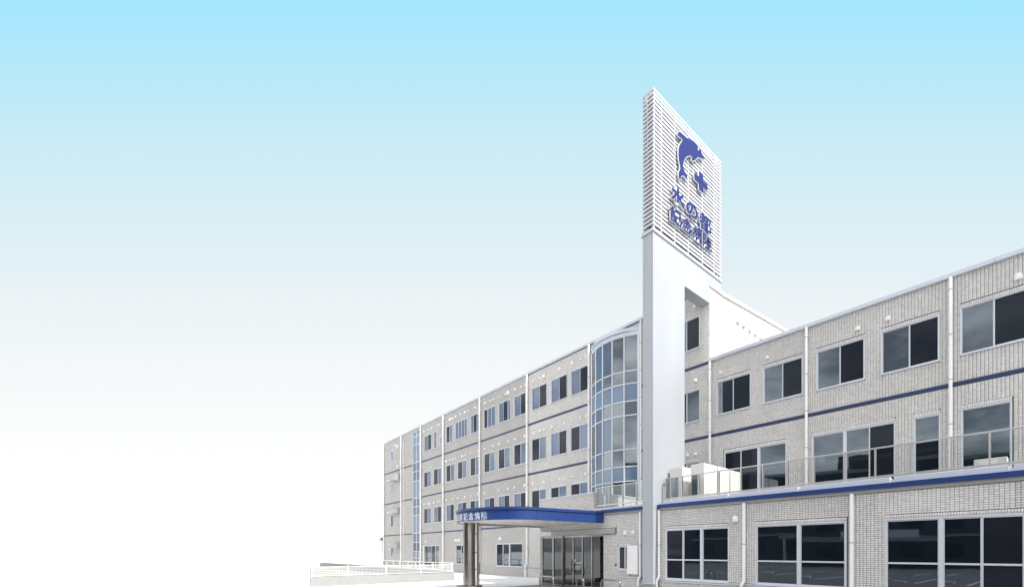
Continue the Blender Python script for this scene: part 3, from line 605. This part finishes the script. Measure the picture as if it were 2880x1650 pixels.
def put(me, co, world, name, m, parent):
    me.vertices.foreach_set('co', np.ascontiguousarray(world).reshape(-1)); me.materials.clear(); me.materials.append(M[m]); me.update(); return link(name, me, parent)
def tower_piece(maker, name, par=None):
    for off, dep, x, m, sub in ((.022, .05, TX1 + .085, 'logo_edge', None), (0, .012, TX1 + .117, 'logo', 1)):
        me, co = maker(off, dep)
        w_ = np.stack([x + co[:, 2], co[:, 0], co[:, 1]], 1)
        if sub is None: root = put(me, co, w_, name, m, tw)
        else: put(me, co, w_, 'face', m, root)
    return root
def mk_glyph(ch, y0, y1, z0, z1):
    OB = .035 if ch in '水の' else .02
    ref, rc = glyph_mesh(ch, OB, .01); mn, mxx = rc.min(0), rc.max(0); bpy.data.meshes.remove(ref)
    sx_, sy_ = (y1 - y0) / (mxx[0] - mn[0]), (z1 - z0) / (mxx[1] - mn[1])
    def f(off, dep):
        me, co = glyph_mesh(ch, OB + off * 1.1, dep)
        return me, np.stack([y0 + (co[:, 0] - mn[0]) * sx_, z0 + (co[:, 1] - mn[1]) * sy_, co[:, 2]], 1)
    return f
for ch, y0, y1, z0, z1 in (('水', 12.55, 13.34, 14.55, 15.2), ('の', 13.42, 14.15, 14.56, 15.1), ('都', 14.24, 15.05, 14.44, 15.14), ('記', 12.49, 13.14, 13.78, 14.34), ('念', 13.17, 13.78, 13.8, 14.36), ('病', 13.83, 14.41, 13.8, 14.35), ('院', 14.46, 15.08, 13.8, 14.37)):
    tower_piece(mk_glyph(ch, y0, y1, z0, z1), 'lettering')
dol = [(12.96, 17.31), (12.92, 17.23), (12.92, 17.19), (12.99, 17.18), (13.1, 17.2), (13.19, 17.21), (13.2, 17.17), (13.16, 17.08), (13.06, 16.93), (13.0, 16.8), (12.97, 16.65), (12.97, 16.46), (13.0, 16.3), (13.05, 16.16), (13.07, 16.05), (13.07, 15.99), (13.02, 15.9), (12.98, 15.81), (12.97, 15.71), (12.99, 15.63), (13.04, 15.6), (13.09, 15.63), (13.12, 15.73), (13.17, 15.81), (13.25, 15.86), (13.33, 15.88), (13.42, 15.86), (13.5, 15.85), (13.48, 15.93), (13.42, 16.01), (13.33, 16.06), (13.26, 16.11), (13.23, 16.21), (13.25, 16.33), (13.29, 16.45), (13.36, 16.59), (13.48, 16.74), (13.63, 16.86), (13.73, 16.92), (13.8, 16.91), (13.77, 16.84), (13.73, 16.78), (13.8, 16.79), (13.9, 16.84), (13.99, 16.93), (14.09, 17.06), (14.15, 17.14), (14.28, 17.2), (14.43, 17.27), (14.58, 17.33), (14.56, 17.4), (14.47, 17.42), (14.4, 17.45), (14.34, 17.51), (14.24, 17.55), (14.12, 17.58), (13.96, 17.59), (13.81, 17.57), (13.66, 17.52), (13.56, 17.49), (13.45, 17.42), (13.36, 17.42), (13.22, 17.4), (13.1, 17.39), (13.02, 17.36)]
eye = [(14.165 + .042 * math.cos(a), 17.455 + .042 * math.sin(a)) for a in [2 * math.pi * k / 12 for k in range(12)]]
de = tower_piece(lambda off, dep: poly_mesh(dol, off, dep), 'dolphin_emblem')
me, co = poly_mesh(eye, 0, .006); put(me, co, np.stack([TX1 + .128 + co[:, 2], co[:, 0], co[:, 1]], 1), 'eye', 'white', de)
crs = [(14.22, 16.66), (14.49, 16.66), (14.49, 16.42), (14.78, 16.42), (14.78, 16.15), (14.50, 16.15), (14.50, 15.92), (14.21, 15.92), (14.21, 16.14), (13.92, 16.14), (13.92, 16.41), (14.22, 16.41)]
tower_piece(lambda off, dep: poly_mesh(crs, off, dep), 'cross_emblem')

# door logo
for ch, i in zip('水の都記念病院', range(7)):
    me, co = glyph_mesh(ch, .01, .02); s_ = .062; w_ = np.stack([-16.2 + i * .064 + co[:, 0] * s_, G + .084 + co[:, 2] * .1, 1.06 + co[:, 1] * s_], 1); put(me, co, w_, 'lettering', 'white', DOOR3)
me, co = poly_mesh([(a - 13.7, b - 16.6) for a, b in dol], 0, .02); w_ = np.stack([-16.25 + co[:, 0] * .09, G + .084 + co[:, 2] * .1, 1.13 + co[:, 1] * .1], 1); put(me, co, w_, 'emblem', 'white', DOOR3)
lt = MB()
for k in range(3): lt.box(-16.28, -15.9 + .05 * (k % 2), G + .083, G + .085, .92 - k * .06, .935 - k * .06)
lt.build('door_notice', 'white', DOOR3)

# ------------------------------------------------------------------ entrance canopy
can = empty('entrance_canopy', 'royal blue canopy with rounded end over the entrance, carried by a stainless column', 'canopy')
cp = [(-14.19, 12.0), (-14.45, 10.67), (-14.64, 9.16), (-14.78, 8.66), (-15.33, 8.2), (-16.31, 7.84), (-17.31, 7.69), (-18.1, 7.8), (-18.91, 8.09), (-19.55, 8.7), (-19.75, 9.5), (-18.87, 11.98)]
def chaikin(p, n):
    for _ in range(n):
        q = [p[0]]
        for a, b in zip(p, p[1:]): q += [(a[0] * .75 + b[0] * .25, a[1] * .75 + b[1] * .25), (a[0] * .25 + b[0] * .75, a[1] * .25 + b[1] * .75)]
        q.append(p[-1]); p = q
    return p
cp = chaikin(cp, 3); ccp = cp
arc = [0]
for a, b in zip(ccp, ccp[1:]): arc.append(arc[-1] + math.dist(a, b))
def at_arc(s):
    for i in range(len(arc) - 1):
        if arc[i + 1] >= s:
            k = (s - arc[i]) / (arc[i + 1] - arc[i]); a, b = ccp[i], ccp[i + 1]; d = Vector((b[0] - a[0], b[1] - a[1])).normalized()
            return Vector((a[0] + (b[0] - a[0]) * k, a[1] + (b[1] - a[1]) * k)), d
    return Vector(ccp[-1]), Vector((0, 1))
def ribbon(s0, s1, o0, o1, z0, z1):                    # a bent plate along the canopy edge between offsets o0 (inner) and o1 (outer)
    ss = [s0] + [s for s in arc if s0 + .01 < s < s1 - .01] + [s1]; mb = MB(); rows = []
    for s in ss:
        p, d = at_arc(s); n_ = Vector((-d.y, d.x))     # canopy outline runs clockwise: the outside is to the left of travel
        n_ = -n_ if OUT < 0 else n_
        rows.append([(p.x + n_.x * o, p.y + n_.y * o, z) for o, z in ((o0, z0), (o1, z0), (o1, z1), (o0, z1))])
    for r_ in rows: mb.v += r_
    for i in range(len(rows) - 1):
        for k in range(4): a, b = i * 4 + k, i * 4 + (k + 1) % 4; mb.f.append((a, b, b + 4, a + 4))
    mb.f.append((3, 2, 1, 0)); e = (len(rows) - 1) * 4; mb.f.append((e, e + 1, e + 2, e + 3)); 
    return mb
p0, d0 = at_arc(6.0); cen = Vector((-17, 10)); OUT = 1 if Vector((-d0.y, d0.x)).dot(p0 - cen) > 0 else -1
brk = [0.02, 1.35, 2.85, 3.9, 5.1, 6.3, 7.5, 8.7, 10.2, arc[-1] - .02]
def fixn(o):
    import bmesh
    b = bmesh.new(); b.from_mesh(o.data); bmesh.ops.recalc_face_normals(b, faces=b.faces); b.to_mesh(o.data); b.free(); return o
for a, b in zip(brk, brk[1:]):
    fixn(ribbon(a + .004, b - .004, -.04, .0, 2.73, 3.075).build('fascia_panel', 'blue', can, smooth=True))
    fixn(ribbon(a + .003, b - .003, -.04, .035, 3.10, 3.20).build('edge_cap', 'blue', can, smooth=True))
fixn(ribbon(.02, arc[-1] - .02, -.05, -.02, 2.75, 3.18).build('fascia_backing', 'blue_slot', can))
inner = []
for s in arc[:-1]:
    p, d = at_arc(s + .001); n_ = Vector((-d.y, d.x)) * OUT; q = p - n_ * .045; inner.append((q.x, q.y))
inner = [(max(x, -30), min(y, 11.99)) for x, y in inner] + [(-18.82, 11.99)]
area = sum(a[0] * b[1] - b[0] * a[1] for a, b in zip(inner, inner[1:] + inner[:1]))
if area < 0: inner.reverse()
fixn(MB().prism(inner, 2.75, 2.80).build('soffit', 'soffit', can)); fixn(MB().prism(inner, 3.10, 3.17).build('roof', 'alu_dark', can))
for x, y in ((-16.2, 10.9), (-17.6, 10.9), (-16.3, 9.4), (-17.8, 9.3)): MB().tube([(x, y, 2.735), (x, y, 2.752)], .09, 20).build('downlight', 'lamp_off', can)
MB().box(-18.7, -18.55, 8.9, 11.98, 2.69, 2.749).build('soffit_beam', 'alu_dark', can)
MB().tube([(-18.46, 8.43, .2), (-18.46, 8.43, 2.75)], .235, 40).build('column', 'steel', can, smooth=True)
MB().tube([(-18.46, 8.43, 0), (-18.46, 8.43, .19), (-18.46, 8.43, .2)], [.50, .50, .47], 40).build('column_base', 'steel', can, smooth=True)
dv = Vector((.77, .64, 0)).normalized(); cbx = Vector((-18.46, 8.43, 0)) + dv * .285
MB().tube([(cbx.x, cbx.y, .2), (cbx.x, cbx.y, 2.75)], .035, 12).build('drain_pipe', 'pipe', can, smooth=True)
cb2 = Vector((-18.46, 8.43, 0)) + dv * .37
MB().tube([(cb2.x, cb2.y, .2), (cb2.x, cb2.y, 2.75)], .05, 12).build('drain_pipe', 'steel', can, smooth=True)
for z in (.85, 1.55, 2.3): MB().tube([(cbx.x - dv.x * .08, cbx.y - dv.y * .08 - .04, z), (cb2.x, cb2.y - .05, z)], .018, 8).build('pipe_clamp', 'steel', can)
for ch, s in (('水', 7.15), ('の', 6.80), ('都', 6.44), ('記', 6.03), ('念', 5.66), ('病', 5.30), ('院', 4.93)):
    me, co = glyph_mesh(ch, .02, .02); mn, mxx = co.min(0), co.max(0); cx0 = (mn[0] + mxx[0]) / 2; cz0 = (mn[1] + mxx[1]) / 2; k = .29 / max(mxx[0] - mn[0], mxx[1] - mn[1])
    w_ = np.zeros_like(co)
    for q in range(len(co)):
        p, d = at_arc(s - (co[q, 0] - cx0) * k); n_ = Vector((-d.y, d.x)) * OUT; o1 = .012 + co[q, 2]
        w_[q] = (p.x + n_.x * o1, p.y + n_.y * o1, 2.895 + (co[q, 1] - cz0) * k)
    put(me, co, w_, 'lettering', 'letter', can)

# ------------------------------------------------------------------ railings
def railing(label, x0, x1, posts, Y, zb, zt_, endback=None, breaks=()):
    r = place(empty('terrace_railing', label, 'railing', 'stainless railings along the terrace edge'), (0, 0, 0))
    MB().box(x0, x1, Y - .025, Y + .025, zt_ - .035, zt_).build('top_rail', 'rail', r, bevel=.006)
    MB().box(x0, x1, Y - .02, Y + .02, 3.445, 3.50).build('bottom_rail', 'rail', r)
    for x in posts: MB().box(x - .018, x + .018, Y - .03, Y + .03, zb, zt_ - .035).build('post', 'rail', r)
    pp = sorted(posts)
    for a, b in zip(pp, pp[1:]): MB().box(a + .03, b - .03, Y - .005, Y + .005, 3.515, zt_ - .05).build('glass_panel', 'g_rail', r)
    if endback:
        xe, y1 = endback
        MB().box(xe - .025, xe + .025, Y + .026, y1, zt_ - .034, zt_ - .001).build('top_rail', 'rail', r); MB().box(xe - .02, xe + .02, Y + .026, y1, 3.446, 3.499).build('bottom_rail', 'rail', r)
        MB().box(xe - .03, xe + .03, y1 - .04, y1 + .0, zb, zt_ - .035).build('post', 'rail', r)
        MB().box(xe - .005, xe + .005, Y + .04, y1 - .05, 3.515, zt_ - .05).build('glass_panel', 'g_rail', r)
    return r
railing('long railing with clear glass panels on the terrace in front of the right wing', -11.0, .9, [-10.98, -10.77, -10.23, -9.5, -8.66, -7.81, -7.02, -6.21, -5.41, -4.57, -3.78, -2.97, -2.11, -1.38, -.6, .2, .88], 12.2, 3.34, 4.225, endback=(-11.03, 12.9))
railing('short railing beside the curved stairwell bay, left of the sign tower', -14.79, -11.73, [-14.78, -14.0, -13.22, -12.43, -11.78], 12.12, 3.3, 4.225)

# ------------------------------------------------------------------ air conditioners
def ac_unit(label, x0, x1, y0, y1, z1=4.63, front=True):
    zb = 3.2
    r = empty('air_conditioner', label, 'air conditioner', 'outdoor units on the terrace')
    MB().box(x0, x1, y0, y1, zb + .08, z1).build('casing', 'ac', r, bevel=.012)
    MB().box(x0 + .04, x1 - .04, y0 + .05, y0 + .12, zb - .04, zb + .08).build('foot', 'alu_dark', r); MB().box(x0 + .04, x1 - .04, y1 - .12, y1 - .05, zb - .04, zb + .08).build('foot', 'alu_dark', r)
    zg = z1 - .34; xg = x0 + (x1 - x0) * .66
    MB().box(x0 + .03, xg, y0 - .012, y0 - .002, zb + .14, zg - .03).build('condenser_grille', 'grille', r)
    MB().box(x0 + .0, x1, y0 - .014, y0 - .003, zg, z1 - .01).build('top_panel', 'ac', r)
    MB().box(xg + .015, x1 - .003, y0 - .012, y0 - .002, zb + .1, zg - .012).build('service_panel', 'ac', r)
    fan = MB(); fan.tube([((x0 + x1) / 2, (y0 + y1) / 2, z1), ((x0 + x1) / 2, (y0 + y1) / 2, z1 + .03)], min(x1 - x0, y1 - y0) * .36, 24); fan.build('fan_guard', 'grille', r)
    sl = MB(); ym = y0 + (y1 - y0) * .45
    sl.box(x1 - .002, x1 + .004, ym, ym + .006, zb + .1, zb + .62).box(x1 - .002, x1 + .004, y0 + (y1 - y0) * .72, y0 + (y1 - y0) * .72 + .02, z1 - .36, z1 - .345).box(x1 - .002, x1 + .004, y0 + .1, y0 + .25, zb + .4, zb + .42).box(x1 - .002, x1 + .004, y0 + .06, y0 + .32, z1 - .1, z1 - .085); sl.build('side_seam', 'alu_dark', r)
    return r
ac_unit('ivory air conditioner standing alone beside the tower leg', -11.06, -10.47, 12.5, 13.3)
ac_unit('ivory air conditioner at the front of the row of three on the terrace', -10.07, -9.49, 12.5, 13.26)
ac_unit('ivory air conditioner in the middle of the row of three on the terrace', -10.07, -9.49, 13.32, 14.05, 4.625)
ac_unit('ivory air conditioner at the back of the row of three, closest to the window', -10.07, -9.49, 14.11, 14.8, 4.6)
su = empty('small_condenser', 'small white outdoor unit on the terrace under the last tall window', 'air conditioner')
MB().box(-1.75, -1.12, 12.75, 13.05, 3.22, 3.72).build('casing', 'ac', su, bevel=.01); MB().box(-1.65, -1.3, 12.738, 12.748, 3.28, 3.66).build('condenser_grille', 'vent', su); MB().box(-1.7, -1.62, 12.78, 13.0, 3.15, 3.22).build('foot', 'alu_dark', su); MB().box(-1.25, -1.17, 12.78, 13.0, 3.15, 3.22).build('foot', 'alu_dark', su)
dk = MB().tube([(-3.4, 14.3, 3.62), (-1.5, 14.3, 3.62)], .09, 14).build('terrace_duct', 'pipe', smooth=True); tag(dk, 'fat white duct lying along the terrace behind the railing', 'duct')

# ------------------------------------------------------------------ small things at the entrance
nb = empty('notice_board', 'blank white upright board beside the reception window, right of the doors', 'board')
MB().box(-12.72, -12.15, G - .12, G - .06, .72, 1.81).build('board', 'white', nb, bevel=.006); MB().box(-12.68, -12.63, G - .06, G - .008, .66, 1.7).build('bracket', 'alu_dark', nb); MB().box(-12.24, -12.19, G - .06, G - .008, .66, 1.7).build('bracket', 'alu_dark', nb)
def hoop(label, x0, x1, Y, z=.75):
    r = .13 if x1 - x0 > .5 else .09; pts = [(x0, Y, -.02), (x0, Y, z - r)]
    for k in range(1, 7): a = math.pi / 2 * k / 6; pts.append((x0 + r - r * math.cos(a), Y, z - r + r * math.sin(a)))
    for k in range(0, 7): a = math.pi / 2 * k / 6; pts.append((x1 - r + r * math.sin(a), Y, z - r + r * math.cos(a)))
    pts.append((x1, Y, -.02))
    o = MB().tube(pts, .023, 12).build('hoop_barrier', 'steel', smooth=True)
    # shift the mesh so that its origin stands on the ground between its feet
    c = ((x0 + x1) / 2, Y, 0); o.data.transform(Matrix.Translation((-c[0], -c[1], 0))); o.location = c
    return tag(o, label, 'barrier', 'stainless hoop barriers before the doors')
hoop('wide stainless hoop barrier at the left edge of the glass doors', -13.65, -12.82, 8.67); hoop('narrow stainless hoop barrier in the middle before the glass doors', -11.58, -11.22, 8.67); hoop('wide stainless hoop barrier before the tiled wall near the tower', -10.4, -9.57, 8.67)

# ------------------------------------------------------------------ walls and fences at left
M['conc_low'] = mat('low_wall_concrete', (.31, .31, .305), .85, var=.05, scale=2.5, bump=.15)  # one even grey for both low walls
w1_ = MB().box(-25.55, -25.4, 4.43, 10.75, 0, .425).build('low_wall', 'conc_low', bevel=.008); tag(w1_, 'low pale concrete wall under the white mesh fence', 'wall')
w2_ = MB().box(-56.97, -25.56, 10.68, 10.83, 0, .49).build('low_wall', 'conc_low', bevel=.008); tag(w2_, 'low concrete wall carrying the open post and rail fence', 'wall')
f1 = empty('mesh_fence', 'white wire mesh fence on the nearer low wall', 'fence')
ps = [4.5, 5.87, 7.46, 9.06, 10.67]
for y in ps: MB().tube([(-25.47, y, .43), (-25.47, y, .93)], .03, 12).build('post', 'white', f1, smooth=True)
for a, b in zip(ps, ps[1:]):
    MB().tube([(-25.43, a, .87), (-25.43, b, .87)], .02, 10).build('rail', 'white', f1, smooth=True); MB().tube([(-25.43, a, .48), (-25.43, b, .48)], .014, 8).build('rail', 'white', f1, smooth=True)
    m_ = MB(); n = int((b - a) / .055)
    for k in range(1, n): y = a + (b - a) * k / n; m_.box(-25.432, -25.428, y - .0035, y + .0035, .48, .87)
    for z in (.56, .64, .72, .80): m_.box(-25.436, -25.433, a, b, z - .005, z + .005)
    o = m_.build('wire_mesh', 'white', f1); o['kind'] = 'stuff'
f2 = empty('rail_fence', 'white open post and rail fence on the farther low wall', 'fence')
P2 = [-56.6, -55.2, -53.8, -52.5, -51.2, -49.9, -48.6, -47.3, -46.0, -44.7, -43.4, -42.0, -40.7, -39.3, -38.0, -36.6, -35.2, -33.8, -32.4, -31.1, -29.7, -28.3, -26.9]
for x in P2: MB().box(x - .03, x + .03, 10.72, 10.78, .49, .93).build('post', 'white', f2)
MB().tube([(-56.9, 10.75, .94), (-25.5, 10.75, .94)], .03, 10).build('rail', 'white', f2, smooth=True); MB().tube([(-56.9, 10.75, .54), (-25.5, 10.75, .54)], .025, 10).build('rail', 'white', f2, smooth=True)

# ------------------------------------------------------------------ across the car park (seen mirrored in the window panes)
ob = empty('opposite_building', 'dark rendered building across the car park, mirrored in the windows', 'building')
MB().box(-46, 14, -44, -32, 0, 12.6).build('wall', 'back', ob); MB().box(-46.3, 14.3, -44.3, -31.7, 12.6, 13.0).build('roof', 'alu_dark', ob); MB().box(-24, -11, -43, -33, 13.0, 15.2).build('roof_plant_room', 'back', ob)
for z in (3.5, 6.8, 10.0): MB().box(-44, 12, -31.9, -31.2, z, z + .22).build('balcony_slab', 'concrete_g', ob)
MB().box(-21, -13, -30.2, -29.9, 3.4, 4.3).build('sign_panel', 'alu', ob)
for z in (1.2, 4.3, 7.6, 10.7):
    for i in range(12):
        x = -44 + i * 4.8; MB().box(x, x + 2.2, -31.99, -31.93, z, z + 1.5).build('window', 'g_d', ob)
MB().box(-28, -10, -29.8, -28, 3.0, 3.35).build('porch', 'concrete_g', ob)
for x in (-27.5, -19, -10.5): MB().box(x, x + .3, -28.6, -28.3, 0, 2.998).build('porch_post', 'alu', ob)
for i in range(14):
    x = -21.4 + i * 2.6
    o = MB().box(-.3, .3, -.075, .075, .008, .12).build('wheel_stop', 'paint', bevel=.015); o.location = (x + 1.2, -2.6, 0)
    tag(o, 'white concrete wheel stop in the car park row', 'wheel stop', 'wheel stops in the car park')
